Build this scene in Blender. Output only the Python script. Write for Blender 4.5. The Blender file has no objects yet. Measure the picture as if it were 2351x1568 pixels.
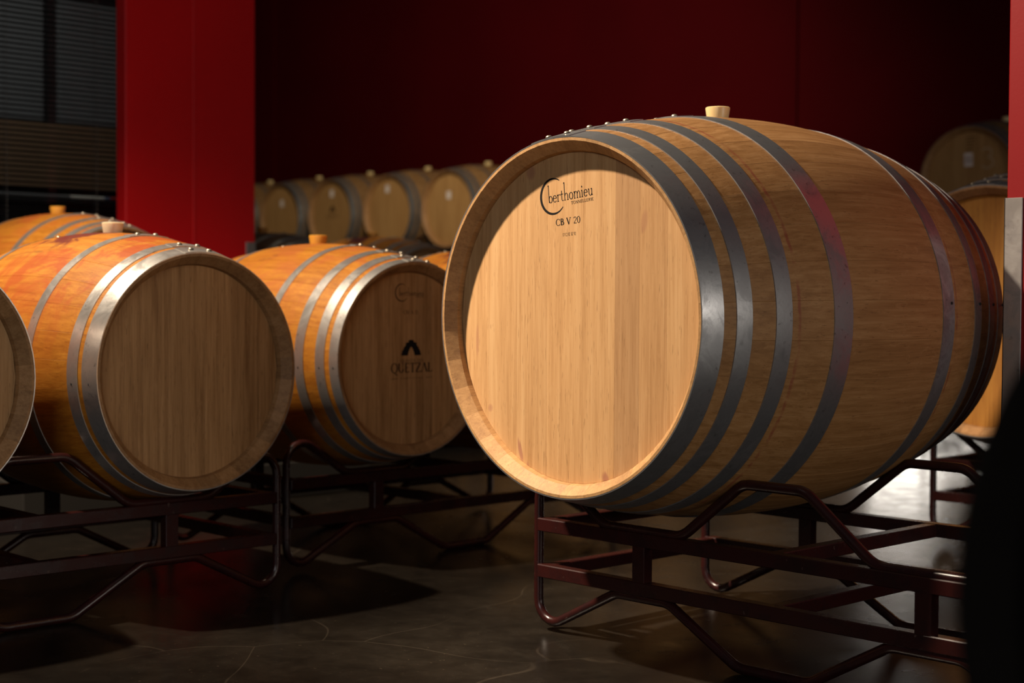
import bpy, math, random
from mathutils import Vector, Matrix
random.seed(7)
SC = bpy.context.scene
COL = SC.collection
PI = math.pi

# ------------------------------------------------------------------ camera
cam = bpy.data.cameras.new('camera'); cam_o = bpy.data.objects.new('camera', cam); COL.objects.link(cam_o)
FW = Vector((-0.7229, 0.6903, -0.0302)).normalized()
RT = Vector((0.6905, 0.7233, 0.0053)); RT = (RT - RT.dot(FW) * FW).normalized()
UP = RT.cross(FW)
cam_o.matrix_world = Matrix(((RT.x, UP.x, -FW.x, 0), (RT.y, UP.y, -FW.y, 0), (RT.z, UP.z, -FW.z, 0.798), (0, 0, 0, 1)))
cam.sensor_width = 36; cam.lens = 54.24; cam.clip_start = 0.05; cam.clip_end = 100
cam.dof.use_dof = True; cam.dof.focus_distance = 3.22; cam.dof.aperture_fstop = 3.1
SC.camera = cam_o
# ------------------------------------------------------------------ world, lights, exposure
SC.view_settings.view_transform = 'Standard'; SC.view_settings.look = 'None'
SC.view_settings.exposure = 0.0; SC.view_settings.gamma = 1.0; SC.view_settings.use_curve_mapping = False
W = bpy.data.worlds.new('world'); SC.world = W; W.use_nodes = True
W.node_tree.nodes['Background'].inputs[0].default_value = (0.9, 0.93, 1.0, 1)
W.node_tree.nodes['Background'].inputs[1].default_value = 0.016

def aim(o, loc, tgt):
    o.location = loc
    o.rotation_euler = (Vector(tgt) - Vector(loc)).to_track_quat('-Z', 'Y').to_euler()

def spot(name, loc, tgt, power, color, half, blend, rad):
    l = bpy.data.lights.new(name, 'SPOT'); o = bpy.data.objects.new(name, l); COL.objects.link(o)
    l.energy = power; l.color = color; l.spot_size = math.radians(2 * half); l.spot_blend = blend; l.shadow_soft_size = rad
    aim(o, loc, tgt); return o

def area(name, loc, tgt, power, color, sx, sy):
    l = bpy.data.lights.new(name, 'AREA'); o = bpy.data.objects.new(name, l); COL.objects.link(o)
    l.shape = 'RECTANGLE'; l.size = sx; l.size_y = sy; l.energy = power; l.color = color
    aim(o, loc, tgt); return o

spot('front_barrel_spotlight', (-3.98, 0.92, 3.6), (-1.85, 2.95, 0.6), 1060, (1.0, 0.83, 0.64), 20, 0.35, 0.07)
spot('left_rows_spotlight', (-4.05, 0.92, 3.6), (-4.1, 2.5, 0.5), 760, (1.0, 0.83, 0.64), 38, 0.8, 0.045)
spot('aisle_spotlight', (-3.3, 6.0, 3.8), (-3.4, 5.3, 0.0), 700, (1.0, 0.9, 0.78), 24, 0.6, 0.06)
spot('stack_spotlight', (-6.3, 4.9, 3.6), (-9.2, 7.9, 1.0), 470, (1.0, 0.84, 0.60), 60, 1.0, 0.12)
area('window_daylight', (4.6, 3.2, 1.35), (-2.0, 2.6, 0.8), 75, (1.0, 0.91, 0.80), 2.2, 1.0)
area('front_fill_light', (1.6, -4.2, 2.6), (-3.2, 2.6, 0.6), 82, (0.98, 0.97, 0.97), 3.0, 1.6)  # broad ambient fill added behind the camera, no opening known there
area('office_lamp', (-7.0, 3.3, 2.9), (-7.8, 4.1, 1.5), 6.0, (1.0, 0.97, 0.93), 0.6, 0.6)

# ------------------------------------------------------------------ node helpers
class NB:
    def __init__(s, name):
        s.m = bpy.data.materials.new(name); s.m.use_nodes = True
        s.t = s.m.node_tree; s.t.nodes.clear()
        s.out = s.t.nodes.new('ShaderNodeOutputMaterial')
        s.b = s.t.nodes.new('ShaderNodeBsdfPrincipled')
        s.t.links.new(s.b.outputs[0], s.out.inputs[0])
    def n(s, typ, **kw):
        x = s.t.nodes.new(typ)
        for k, v in kw.items(): setattr(x, k, v)
        return x
    def put(s, sock, v):
        if hasattr(v, 'links') or hasattr(v, 'is_linked'): s.t.links.new(v, sock)
        elif isinstance(v, (tuple, list)) and len(v) == 3 and sock.type == 'RGBA': sock.default_value = (*v, 1)
        else: sock.default_value = v
    def set(s, name, v): s.put(s.b.inputs[name], v)
    def noise(s, vec, scale, detail=4, rough=0.55, dist=0.0):
        x = s.n('ShaderNodeTexNoise'); s.put(x.inputs['Vector'], vec)
        x.inputs['Scale'].default_value = scale; x.inputs['Detail'].default_value = detail
        x.inputs['Roughness'].default_value = rough; x.inputs['Distortion'].default_value = dist
        return x.outputs['Fac']
    def math(s, op, a, b=0.0, c=0.0, clamp=False):
        x = s.n('ShaderNodeMath', operation=op); x.use_clamp = clamp
        for i, v in enumerate((a, b, c)): s.put(x.inputs[i], v)
        return x.outputs[0]
    def step(s, v, lo, hi, a=0.0, b=1.0):
        x = s.n('ShaderNodeMapRange'); x.interpolation_type = 'SMOOTHSTEP'; x.clamp = True
        s.put(x.inputs[0], v)
        for i, k in enumerate((lo, hi, a, b)): s.put(x.inputs[i + 1], k)
        return x.outputs[0]
    def mix(s, f, a, b, mode='MIX'):
        x = s.n('ShaderNodeMix', data_type='RGBA', blend_type=mode)
        s.put(x.inputs[0], f); s.put(x.inputs[6], a); s.put(x.inputs[7], b); return x.outputs[2]
    def ramp(s, f, stops):
        x = s.n('ShaderNodeValToRGB'); s.put(x.inputs[0], f); e = x.color_ramp.elements
        while len(e) < len(stops): e.new(0.5)
        for k, (p, c) in zip(e, stops): k.position = p; k.color = (*c, 1)
        return x.outputs[0]
    def vmap(s, vec, scale=(1, 1, 1), loc=(0, 0, 0)):
        x = s.n('ShaderNodeMapping'); s.put(x.inputs[0], vec)
        x.inputs['Scale'].default_value = scale; x.inputs['Location'].default_value = loc; return x.outputs[0]
    def sep(s, vec):
        x = s.n('ShaderNodeSeparateXYZ'); s.put(x.inputs[0], vec); return x.outputs
    def obj(s, o=None):
        x = s.n('ShaderNodeTexCoord'); 
        if o: x.object = o
        return x.outputs['Object']
    def rnd(s): return s.n('ShaderNodeObjectInfo').outputs['Random']
    def vadd(s, v, f, k):
        c = s.n('ShaderNodeCombineXYZ'); m = s.math('MULTIPLY', f, k)
        for i in range(3): s.put(c.inputs[i], m)
        a = s.n('ShaderNodeVectorMath', operation='ADD'); s.put(a.inputs[0], v); s.put(a.inputs[1], c.outputs[0]); return a.outputs[0]
    def bump(s, h, strength, dist=0.01):
        x = s.n('ShaderNodeBump'); s.put(x.inputs['Height'], h); x.inputs['Strength'].default_value = strength
        x.inputs['Distance'].default_value = dist; s.put(s.b.inputs['Normal'], x.outputs[0])

def wood(name, cols, axis, rough=0.6, vary=0.22, fleck=0.25, stain=None, owner=None, z0=0.0, rings=(), drips=()):
    """oak: grain runs along axis ('y' staves, 'z' head boards); vary = tone change from piece to piece"""
    k = NB(name); r = k.rnd(); v = k.vadd(k.obj(), r, 31.0)
    sc = (70, 2.6, 70) if axis == 'y' else (70, 70, 2.6)
    sb = (9, 0.9, 9) if axis == 'y' else (9, 9, 0.9)
    sf = (60, 22, 60) if axis == 'y' else (60, 60, 16)
    fine = k.noise(k.vmap(v, sc), 1.0, 6, 0.62, 0.3)
    broad = k.noise(k.vmap(v, sb), 1.0, 3, 0.5, 1.2)
    vein = k.noise(k.vmap(v, tuple(3.1 * q for q in sc)), 1.0, 4, 0.6)
    f = k.math('ADD', k.math('ADD', k.math('MULTIPLY', fine, 0.50), k.math('MULTIPLY', broad, 0.22)), k.math('MULTIPLY', vein, 0.28))
    c = k.ramp(f, [(0.36, cols[0]), (0.5, cols[1]), (0.64, cols[2])])
    fl = k.step(k.noise(k.vmap(v, sf), 1.0, 2, 0.5, 1.5), 0.6, 0.68)
    c = k.mix(k.math('MULTIPLY', fl, fleck), c, cols[2])
    ps = (380, 26, 380) if axis == 'y' else (380, 380, 26)
    pores = k.step(k.noise(k.vmap(v, ps), 1.0, 2), 0.37, 0.29)
    c = k.mix(k.math('MULTIPLY', pores, 0.6), c, tuple(0.62 * q for q in cols[0]))
    oc = k.n('ShaderNodeObjectInfo').outputs['Color']; c = k.mix(1.0, c, oc, 'MULTIPLY')
    h = k.n('ShaderNodeHueSaturation'); k.put(h.inputs['Color'], c)
    k.put(h.inputs['Value'], k.math('ADD', k.math('MULTIPLY', r, vary), 1.0 - vary / 2)); c = h.outputs[0]
    if owner is not None:
        q = k.obj(owner); x, y, z = k.sep(q)
        if stain:
            n1 = k.noise(k.vmap(q, (4.5, 6, 4.5), (2.3, 0.4, 1.1)), 1.0, 5, 0.62, 1.0)
            up = k.step(z, z0 * 0.9, z0 * 1.9)
            c = k.mix(k.math('MULTIPLY', k.step(n1, 0.45, 0.58), k.math('MULTIPLY', up, stain[1])), c, stain[0])
            d = k.math('SQRT', k.math('ADD', k.math('MULTIPLY', y, y), k.math('MULTIPLY', x, k.math('MULTIPLY', x, 0.35))))
            n2 = k.noise(q, 13.0, 4, 0.6, 0.6)
            top = k.step(z, z0 * 1.78, z0 * 1.92)
            w = k.step(k.math('ADD', d, k.math('MULTIPLY', n2, 0.34)), 0.30, 0.25)
            c = k.mix(k.math('MULTIPLY', k.math('MULTIPLY', w, top), stain[3]), c, stain[2])
            drk = k.step(k.noise(k.vmap(q, (14, 4, 14)), 1.0, 5, 0.65, 1.0), 0.64, 0.74)
            c = k.mix(k.math('MULTIPLY', drk, 0.45), c, (0.09, 0.035, 0.012))
        for yy, ww, colr, al in rings:
            n3 = k.noise(q, 26.0, 3)
            d = k.math('ABSOLUTE', k.math('SUBTRACT', k.math('ADD', y, k.math('MULTIPLY', n3, 0.012)), yy + 0.006))
            c = k.mix(k.math('MULTIPLY', k.math('MULTIPLY', k.step(d, ww, ww * 0.3), k.step(n3, 0.35, 0.6)), al), c, colr)
    for x0, zz0, rx, rz, lean, al in drips:     # dried wine drips
        q = k.obj(); x, y, z = k.sep(q); n4 = k.noise(k.vmap(q, (60, 60, 14)), 1.0, 4, 0.6)
        dz = k.math('SUBTRACT', z, zz0); dx = k.math('SUBTRACT', k.math('SUBTRACT', x, x0), k.math('MULTIPLY', dz, lean))
        d = k.math('ADD', k.math('POWER', k.math('ABSOLUTE', k.math('DIVIDE', dx, rx)), 2.0), k.math('POWER', k.math('ABSOLUTE', k.math('DIVIDE', dz, rz)), 2.0))
        w = k.step(k.math('ADD', d, k.math('MULTIPLY', n4, 1.2)), 1.5, 0.7)
        c = k.mix(k.math('MULTIPLY', w, al), c, (0.30, 0.09, 0.075))
    k.set('Base Color', c)
    k.set('Roughness', k.math('ADD', rough - 0.08, k.math('MULTIPLY', fine, 0.16)))
    k.set('Specular IOR Level', 0.35)
    k.bump(fine, 0.25, 0.002)
    return k.m

def steel(name, base, rough, spots=0.5, dirt=(0.09, 0.08, 0.075), metallic=0.8):
    k = NB(name); v = k.vadd(k.obj(), k.rnd(), 17.0)
    n1 = k.noise(v, 13.0, 6, 0.68, 0.6); n2 = k.noise(v, 70.0, 4, 0.6)
    c = k.mix(k.math('MULTIPLY', k.step(n1, 0.42, 0.62), spots), base, tuple(0.55 * b for b in base))
    c = k.mix(k.math('MULTIPLY', k.step(n2, 0.62, 0.72), 0.5), c, dirt)
    k.set('Base Color', c); k.set('Metallic', metallic)
    k.set('Roughness', k.math('ADD', rough, k.math('MULTIPLY', k.step(n1, 0.35, 0.7), 0.2)))
    k.bump(n2, 0.06, 0.002)
    return k.m

def plain(name, col, rough=0.5, metallic=0.0, vary=0.12, scale=8.0, spec=0.5):
    k = NB(name); n = k.noise(k.obj(), scale, 4, 0.6)
    k.set('Base Color', k.mix(k.math('MULTIPLY', n, vary * 4, clamp=True), tuple(c * (1 + vary) for c in col), tuple(c * (1 - vary * 1.5) for c in col)))
    k.set('Roughness', rough); k.set('Metallic', metallic); k.set('Specular IOR Level', spec)
    return k.m

def paint_maroon():
    k = NB('maroon_tube_paint'); v = k.vadd(k.obj(), k.rnd(), 9.0)
    n1 = k.noise(v, 16.0, 5, 0.65); n2 = k.noise(v, 60.0, 3)
    c = k.mix(k.step(n1, 0.4, 0.7), (0.030, 0.0062, 0.0052), (0.017, 0.0045, 0.0045))
    c = k.mix(k.math('MULTIPLY', k.step(n2, 0.66, 0.74), k.step(n1, 0.5, 0.62)), c, (0.10, 0.06, 0.05))
    k.set('Base Color', c); k.set('Roughness', k.math('ADD', 0.17, k.math('MULTIPLY', n1, 0.2)))
    return k.m

def floor_mat():
    k = NB('dark_polished_concrete'); g = k.n('ShaderNodeNewGeometry').outputs['Position']
    n1 = k.noise(g, 1.6, 6, 0.62, 0.5); n2 = k.noise(g, 11.0, 5, 0.65, 0.3); n3 = k.noise(k.vmap(g, (1, 1, 1), (4, 2, 1)), 95.0, 3, 0.6)
    f = k.math('ADD', k.math('MULTIPLY', n1, 0.6), k.math('MULTIPLY', n2, 0.4))
    c = k.ramp(f, [(0.36, (0.0070, 0.0057, 0.0046)), (0.52, (0.0135, 0.0107, 0.008)), (0.68, (0.024, 0.0190, 0.0138))])
    c = k.mix(k.math('MULTIPLY', k.step(n3, 0.66, 0.72), k.step(n1, 0.42, 0.6)), c, (0.07, 0.052, 0.034))
    # thin scratches: bent voronoi cell edges at a large scale, worn away by noise
    vv = k.n('ShaderNodeTexVoronoi', feature='DISTANCE_TO_EDGE'); wv = k.n('ShaderNodeTexNoise'); k.put(wv.inputs['Vector'], g); wv.inputs['Scale'].default_value = 0.9
    av = k.n('ShaderNodeVectorMath', operation='ADD'); k.put(av.inputs[0], k.vmap(g, (1.1, 0.6, 1))); k.put(av.inputs[1], wv.outputs['Color'])
    k.put(vv.inputs['Vector'], av.outputs[0]); vv.inputs['Scale'].default_value = 1.5
    sc = k.math('MULTIPLY', k.step(vv.outputs['Distance'], 0.0045, 0.001), k.step(n1, 0.42, 0.6))
    c = k.mix(k.math('MULTIPLY', sc, 0.32), c, (0.09, 0.07, 0.05))
    k.set('Base Color', c)
    k.set('Roughness', k.math('ADD', 0.12, k.math('MULTIPLY', n2, 0.24))); k.set('Specular IOR Level', 0.2)
    k.bump(n2, 0.12, 0.004)
    return k.m

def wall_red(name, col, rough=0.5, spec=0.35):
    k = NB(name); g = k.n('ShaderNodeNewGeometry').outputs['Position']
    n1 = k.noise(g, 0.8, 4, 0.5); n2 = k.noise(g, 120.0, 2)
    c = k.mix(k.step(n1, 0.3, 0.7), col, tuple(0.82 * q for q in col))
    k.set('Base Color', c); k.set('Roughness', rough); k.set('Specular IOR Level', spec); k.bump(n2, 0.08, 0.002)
    return k.m

OAK_MAIN = [(0.22, 0.10, 0.030), (0.31, 0.152, 0.052), (0.40, 0.215, 0.085)]
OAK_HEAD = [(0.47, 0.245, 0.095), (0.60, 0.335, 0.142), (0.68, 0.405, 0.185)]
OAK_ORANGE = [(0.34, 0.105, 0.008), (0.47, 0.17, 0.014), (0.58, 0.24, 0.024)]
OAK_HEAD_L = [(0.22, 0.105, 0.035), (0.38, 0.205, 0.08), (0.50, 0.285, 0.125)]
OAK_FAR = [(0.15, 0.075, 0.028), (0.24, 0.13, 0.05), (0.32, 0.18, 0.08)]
M = {}
M['hoop'] = steel('galvanised_hoop_steel', (0.40, 0.40, 0.41), 0.29, 0.75, metallic=0.82)
M['hoop_pale'] = steel('pale_galvanised_hoop_steel', (0.62, 0.59, 0.55), 0.28, 0.55)
M['rivet'] = steel('rivet_steel', (0.50, 0.44, 0.34), 0.3, 0.2)
M['nail'] = plain('black_nail', (0.01, 0.01, 0.01), 0.6)
M['maroon'] = paint_maroon()
M['floor'] = floor_mat()
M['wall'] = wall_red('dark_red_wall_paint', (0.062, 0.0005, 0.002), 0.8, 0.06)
M['column'] = wall_red('red_column_paint_light_raised', (0.80, 0.007, 0.010), 0.45)  # same red paint on both columns; extra light put into this colour
M['column_light_lowered'] = wall_red('red_column_paint_light_lowered', (0.30, 0.010, 0.012), 0.5, 0.2)  # same red paint, its colour lowered to offset the spotlight
M['seam'] = plain('seam_shadow_gap', (0.05, 0.002, 0.003), 0.8)
M['guard'] = steel('galvanised_guard', (0.50, 0.47, 0.45), 0.34, 0.4, (0.2, 0.19, 0.19))
M['ink'] = plain('black_branding_ink', (0.006, 0.005, 0.005), 0.75, spec=0.2)
M['ink_soft'] = plain('brown_branding_ink', (0.018, 0.009, 0.005), 0.8, spec=0.2)
M['ink_faint'] = plain('faint_branding_ink', (0.10, 0.05, 0.02), 0.8, spec=0.2)
M['label'] = plain('white_paper_label', (0.75, 0.66, 0.62), 0.7, vary=0.03)
M['chalk'] = plain('chalk_mark', (0.45, 0.32, 0.2), 0.9)
M['black_barrel'] = plain('near_black_barrel', (0.0055, 0.004, 0.003), 0.8, spec=0.1)  # one even near-black tone for staves and heads
M['black_hoop'] = plain('near_black_hoop', (0.006, 0.0045, 0.0035), 0.7, spec=0.15)  # matching near-black tone for its hoops
M['slat'] = plain('black_blind_slat', (0.012, 0.012, 0.012), 0.35)
M['cord'] = plain('grey_blind_cord', (0.07, 0.068, 0.065), 0.7)
M['tassel'] = plain('wooden_tassel', (0.30, 0.12, 0.045), 0.5)
M['frame'] = plain('black_window_frame', (0.01, 0.01, 0.011), 0.4)
M['concrete'] = plain('concrete_plinth', (0.022, 0.018, 0.014), 0.85)
M['panel_grey'] = plain('grey_office_panel', (0.20, 0.20, 0.20), 0.6)
M['panel_dark'] = plain('dark_office_panel', (0.012, 0.012, 0.013), 0.6)
M['panel_brown'] = plain('brown_office_panel', (0.24, 0.14, 0.075), 0.6)
M['pole_grey'] = plain('grey_pole', (0.16, 0.155, 0.15), 0.4)
M['pole_white'] = plain('white_pole', (0.85, 0.78, 0.66), 0.4)
M['pole_blue'] = plain('blue_pole_band', (0.10, 0.16, 0.26), 0.4)
M['pole_red'] = plain('red_pole_tip', (0.45, 0.03, 0.02), 0.4)

def silicone(name, col):
    k = NB(name); n = k.noise(k.obj(), 30.0, 3)
    k.set('Base Color', k.mix(n, col, tuple(0.8 * q for q in col))); k.set('Roughness', 0.35)
    k.set('Subsurface Weight', 0.35); k.set('Subsurface Radius', (0.02, 0.012, 0.006)); k.set('Subsurface Scale', 0.6)
    return k.m
M['bung_cream'] = silicone('cream_silicone', (0.78, 0.60, 0.30))
M['bung_pale'] = silicone('pale_silicone', (0.92, 0.76, 0.50))
M['bung_orange'] = silicone('orange_silicone', (0.75, 0.36, 0.05))

def glass():
    k = NB('window_glass'); k.set('Base Color', (0.9, 0.95, 0.95, 1)); k.set('Transmission Weight', 1.0); k.set('Roughness', 0.02); k.set('IOR', 1.45)
    return k.m
M['glass'] = glass()

# ------------------------------------------------------------------ mesh helpers
class MB:
    def __init__(s): s.v = []; s.f = []
    def add(s, vs, fs):
        b = len(s.v); s.v += [tuple(q) for q in vs]; s.f += [tuple(i + b for i in f) for f in fs]
    def box(s, x0, x1, y0, y1, z0, z1, bev=0.0):
        if bev <= 0:
            s.add([(x, y, z) for x in (x0, x1) for y in (y0, y1) for z in (z0, z1)],
                  [(0, 1, 3, 2), (4, 6, 7, 5), (0, 4, 5, 1), (2, 3, 7, 6), (0, 2, 6, 4), (1, 5, 7, 3)])
            return
        # chamfered box: convex hull of 24 points built by faces
        P = {}
        X = (x0, x1); Y = (y0, y1); Z = (z0, z1); b = bev; vs = []
        for i in (0, 1):
            for j in (0, 1):
                for k in (0, 1):
                    sx, sy, sz = (1, -1)[i] * b, (1, -1)[j] * b, (1, -1)[k] * b
                    for a, q in enumerate(((X[i], Y[j] + sy, Z[k] + sz), (X[i] + sx, Y[j], Z[k] + sz), (X[i] + sx, Y[j] + sy, Z[k]))):
                        P[i, j, k, a] = len(vs); vs.append(q)
        fs = []
        for i in (0, 1): fs.append([P[i, j, k, 0] for j, k in ((0, 0), (0, 1), (1, 1), (1, 0))])
        for j in (0, 1): fs.append([P[i, j, k, 1] for i, k in ((0, 0), (1, 0), (1, 1), (0, 1))])
        for k in (0, 1): fs.append([P[i, j, k, 2] for i, j in ((0, 0), (0, 1), (1, 1), (1, 0))])
        for i in (0, 1):
            for j in (0, 1): fs.append([P[i, j, 0, 0], P[i, j, 1, 0], P[i, j, 1, 1], P[i, j, 0, 1]])
            for k in (0, 1): fs.append([P[i, 0, k, 0], P[i, 1, k, 0], P[i, 1, k, 2], P[i, 0, k, 2]])
        for j in (0, 1):
            for k in (0, 1): fs.append([P[0, j, k, 1], P[1, j, k, 1], P[1, j, k, 2], P[0, j, k, 2]])
        for i in (0, 1):
            for j in (0, 1):
                for k in (0, 1): fs.append([P[i, j, k, a] for a in (0, 1, 2)])
        s.add(vs, fs)
    def lathe(s, prof, n, axis='z', closed=False, a0=0.0, a1=2 * PI):
        """prof = list of (radius, height) around an axis"""
        full = abs(a1 - a0 - 2 * PI) < 1e-6; m = n if full else n + 1; vs = []
        for i in range(m):
            a = a0 + (a1 - a0) * i / n; c, d = math.cos(a), math.sin(a)
            for r, h in prof: vs.append((r * c, r * d, h) if axis == 'z' else (r * c, h, r * d) if axis == 'y' else (h, r * c, r * d))
        k = len(prof); fs = []
        for i in range(n):
            j = (i + 1) % m
            for q in range(k if closed else k - 1):
                p = (q + 1) % k; fs.append((i * k + q, i * k + p, j * k + p, j * k + q))
        if not full and closed: fs += [tuple(range(k)), tuple(range((m - 1) * k, m * k))]
        s.add(vs, fs)
    def sweep(s, path, r, n=10, closed=False):
        """tube along points lying in a plane with normal Y (local rack plane) or any smooth path"""
        m = len(path); vs = []; P = [Vector(p) for p in path]
        for i in range(m):
            a = P[i - 1] if (closed or i > 0) else P[i]; b = P[(i + 1) % m] if (closed or i < m - 1) else P[i]
            t = (b - a).normalized()
            u = Vector((0, 1, 0)) if abs(t.y) < 0.9 else Vector((1, 0, 0))
            u = (u - u.dot(t) * t).normalized(); w = t.cross(u)
            for k in range(n):
                q = 2 * PI * k / n; vs.append(P[i] + r * (math.cos(q) * u + math.sin(q) * w))
        fs = []
        for i in range(m if closed else m - 1):
            j = (i + 1) % m
            for k in range(n): fs.append((i * n + k, i * n + (k + 1) % n, j * n + (k + 1) % n, j * n + k))
        if not closed: fs += [tuple(range(n)), tuple(range((m - 1) * n, m * n))]
        s.add(vs, fs)
    def mesh(s, name, mat, smooth=None):
        me = bpy.data.meshes.new(name); me.from_pydata(s.v, [], s.f); me.update()
        import bmesh
        b = bmesh.new(); b.from_mesh(me); bmesh.ops.recalc_face_normals(b, faces=b.faces); b.to_mesh(me); b.free()
        if smooth is not None:
            me.shade_smooth(); me.set_sharp_from_angle(angle=math.radians(smooth))
        if mat: me.materials.append(mat)
        return me

def link(name, me, parent=None, loc=(0, 0, 0), rot=(0, 0, 0), label=None):
    o = bpy.data.objects.new(name, me); COL.objects.link(o); o.parent = parent; o.location = loc; o.rotation_euler = rot
    if label: o['label'] = label
    return o
def thing(name, label, cat, loc=(0, 0, 0), rz=0.0, group=None):
    o = bpy.data.objects.new(name, None); COL.objects.link(o); o.empty_display_size = 0.1
    o.location = loc; o.rotation_euler = (0, 0, rz); o['label'] = label; o['category'] = cat
    if group: o['group'] = group
    return o
def copy_tree(o, parent=None):
    c = o.copy(); COL.objects.link(c); c.parent = parent
    for ch in list(o.children): copy_tree(ch, c)
    return c
def structure(o): o['kind'] = 'structure'; return o

# ------------------------------------------------------------------ room
b = MB(); b.box(-17, 6, -7, 9.2, -0.12, 0); structure(link('floor', b.mesh('floor', M['floor'])))
b = MB(); b.box(-17, 6, 8.86, 9.06, 0, 5.2)
wb = structure(link('wall_back', b.mesh('wall_back', M['seam'])))
xs = [-17, -12.6, -6.381, 0.2, 6]
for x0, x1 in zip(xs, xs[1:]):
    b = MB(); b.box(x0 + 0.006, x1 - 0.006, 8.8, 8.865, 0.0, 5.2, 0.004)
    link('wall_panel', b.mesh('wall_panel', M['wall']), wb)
# wall with the office window
b = MB(); b.box(-6.42, -6.25, -3.0, 4.06, 0, 0.78); b.box(-6.42, -6.25, -3.0, 4.06, 2.62, 5.2); b.box(-6.42, -6.25, -3.0, 1.7, 0.78, 2.62)
b.box(-6.42, -6.25, 3.65, 4.06, 0.78, 2.62)
structure(link('wall_left', b.mesh('wall_left', M['wall'])))
b = MB(); b.box(-7.2, -6.42, 4.07, 4.11, 0, 3.2); b.box(-7.2, -7.16, 4.11, 4.76, 0, 3.2); b.box(-8.4, -7.16, 4.76, 4.80, 0, 3.2)
structure(link('wall_right', b.mesh('wall_right', M['panel_dark'])))
b = MB(); b.box(-8.4, -8.3, 0.4, 4.76, 0, 3.2); wf = structure(link('wall_far', b.mesh('wall_far', M['panel_dark'])))
for nm, y0, y1, z0, z1, mt in (('grey_panel', 2.75, 4.18, 1.78, 2.60, 'panel_grey'), ('grey_panel', 4.27, 4.66, 1.78, 2.48, 'panel_grey'), ('brown_panel', 2.4, 4.66, 1.40, 1.765, 'panel_brown')):
    b = MB(); b.box(-8.3, -8.27, y0, y1, z0, z1, 0.004); link(nm, b.mesh(nm, M[mt]), wf)
b = MB(); b.box(-6.41, -6.27, 1.70, 1.75, 0.78, 2.62); b.box(-6.41, -6.27, 3.60, 3.65, 0.78, 2.62); b.box(-6.41, -6.27, 1.75, 3.60, 0.78, 0.83)
b.box(-6.41, -6.27, 1.75, 3.60, 2.57, 2.62)
w1 = structure(link('window_1', b.mesh('window_1', M['frame'])))
b = MB(); b.box(-6.36, -6.352, 1.75, 3.60, 0.83, 2.57); link('framed_pane', b.mesh('framed_pane', M['glass']), w1)

b = MB(); b.box(-5.82, -4.78, 8.76, 8.80, 0.16, 0.24, .003); b.box(-5.82, -4.78, 8.76, 8.80, 0.56, 0.64, .003); b.box(-5.82, -5.75, 8.76, 8.80, 0.24, 0.56); b.box(-4.85, -4.78, 8.76, 8.80, 0.24, 0.56)  # added frame, out of sight, for the glowing panel behind the floor glare
w2 = structure(link('added_glare_panel', b.mesh('added_glare_panel', M['frame'])))
k = NB('added_glare_glow'); k.set('Base Color', (0.8, 0.8, 0.78)); k.set('Roughness', 0.4); k.set('Emission Color', (1.0, 0.92, 0.82)); k.set('Emission Strength', 7.5)  # added glow that makes the floor glare, no real window
b = MB(); b.box(-5.75, -4.85, 8.775, 8.785, 0.24, 0.56); link('framed_pane', b.mesh('framed_pane', k.m), w2)

def column(label, x0, x1, y0, y1, guards, zg, mat, seam=None, back=None):
    t = thing('column', label, 'column', ((x0 + x1) / 2, (y0 + y1) / 2, 0)); cx, cy = t.location.x, t.location.y
    b = MB(); b.box(x0 - cx, x1 - cx, y0 - cy, y1 - cy, 0, 5.2, 0.004)
    if back: b.box(back[0] - cx, x0 - cx + 0.002, back[1] - cy, y1 - cy, 0, 5.2, 0.004)
    link('shaft', b.mesh('column_shaft', M[mat]), t)
    if seam:
        b = MB(); b.box(x1 - cx - 0.001, x1 - cx + 0.004, seam - cy - 0.006, seam - cy + 0.006, 0, 5.2, 0.002)
        link('joint_strip', b.mesh('joint_strip', M[mat]), t)
    for gx, gy, dx, dy, ax in guards:      # L-section: corner at gx,gy; legs run dx along x and dy along y
        b = MB(); th = 0.004; ox = -1 if dx > 0 else 1; oy = -1 if dy > 0 else 1
        xa, xb = sorted((gx + ox * th, gx + dx)); ya, yb = sorted((gy, gy + oy * th)); b.box(xa - cx, xb - cx, ya - cy, yb - cy, 0, zg, 0.0012)
        xa, xb = sorted((gx, gx + ox * th)); ya, yb = sorted((gy + oy * th, gy + dy)); b.box(xa - cx, xb - cx, ya - cy, yb - cy, 0, zg, 0.0012)
        link('corner_guard', b.mesh('corner_guard', M['guard']), t, label='grey galvanised steel corner guard')
    return t
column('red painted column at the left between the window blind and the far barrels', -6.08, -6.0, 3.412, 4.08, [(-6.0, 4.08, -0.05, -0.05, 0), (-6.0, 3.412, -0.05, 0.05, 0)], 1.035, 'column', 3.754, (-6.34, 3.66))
column('red column at the right edge with galvanised steel on its lower corner', -1.80, -1.25, 3.30, 3.85, [(-1.80, 3.30, 0.042, 0.05, 0)], 1.028, 'column_light_lowered')

# venetian blind
t = thing('venetian_blind', 'black venetian blind with thin open slats in the window at left', 'blind', (-6.1, 2.62, 0.85))
b = MB(); n = 4
pr = [(-0.0125 + 0.025 * i / n, 0.0022 * (1 - (2 * i / n - 1) ** 2)) for i in range(n + 1)]
tilt = math.radians(13)
vs = []
for y in (-0.92, 0.835):
    for u, w in pr: vs.append((u * math.cos(tilt) - w * math.sin(tilt), y, u * math.sin(tilt) + w * math.cos(tilt)))
    for u, w in reversed(pr): vs.append((u * math.cos(tilt) - (w - 0.0006) * math.sin(tilt), y, u * math.sin(tilt) + (w - 0.0006) * math.cos(tilt)))
k = 2 * (n + 1); fs = [(i, (i + 1) % k, (i + 1) % k + k, i + k) for i in range(k)] + [tuple(range(k)), tuple(range(k, 2 * k))]
b.add(vs, fs); sl = b.mesh('slat', M['slat'])
NS = 72
for i in range(NS): link('slat', sl, t, (0, 0, 0.03 + 0.0212 * i))
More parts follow.
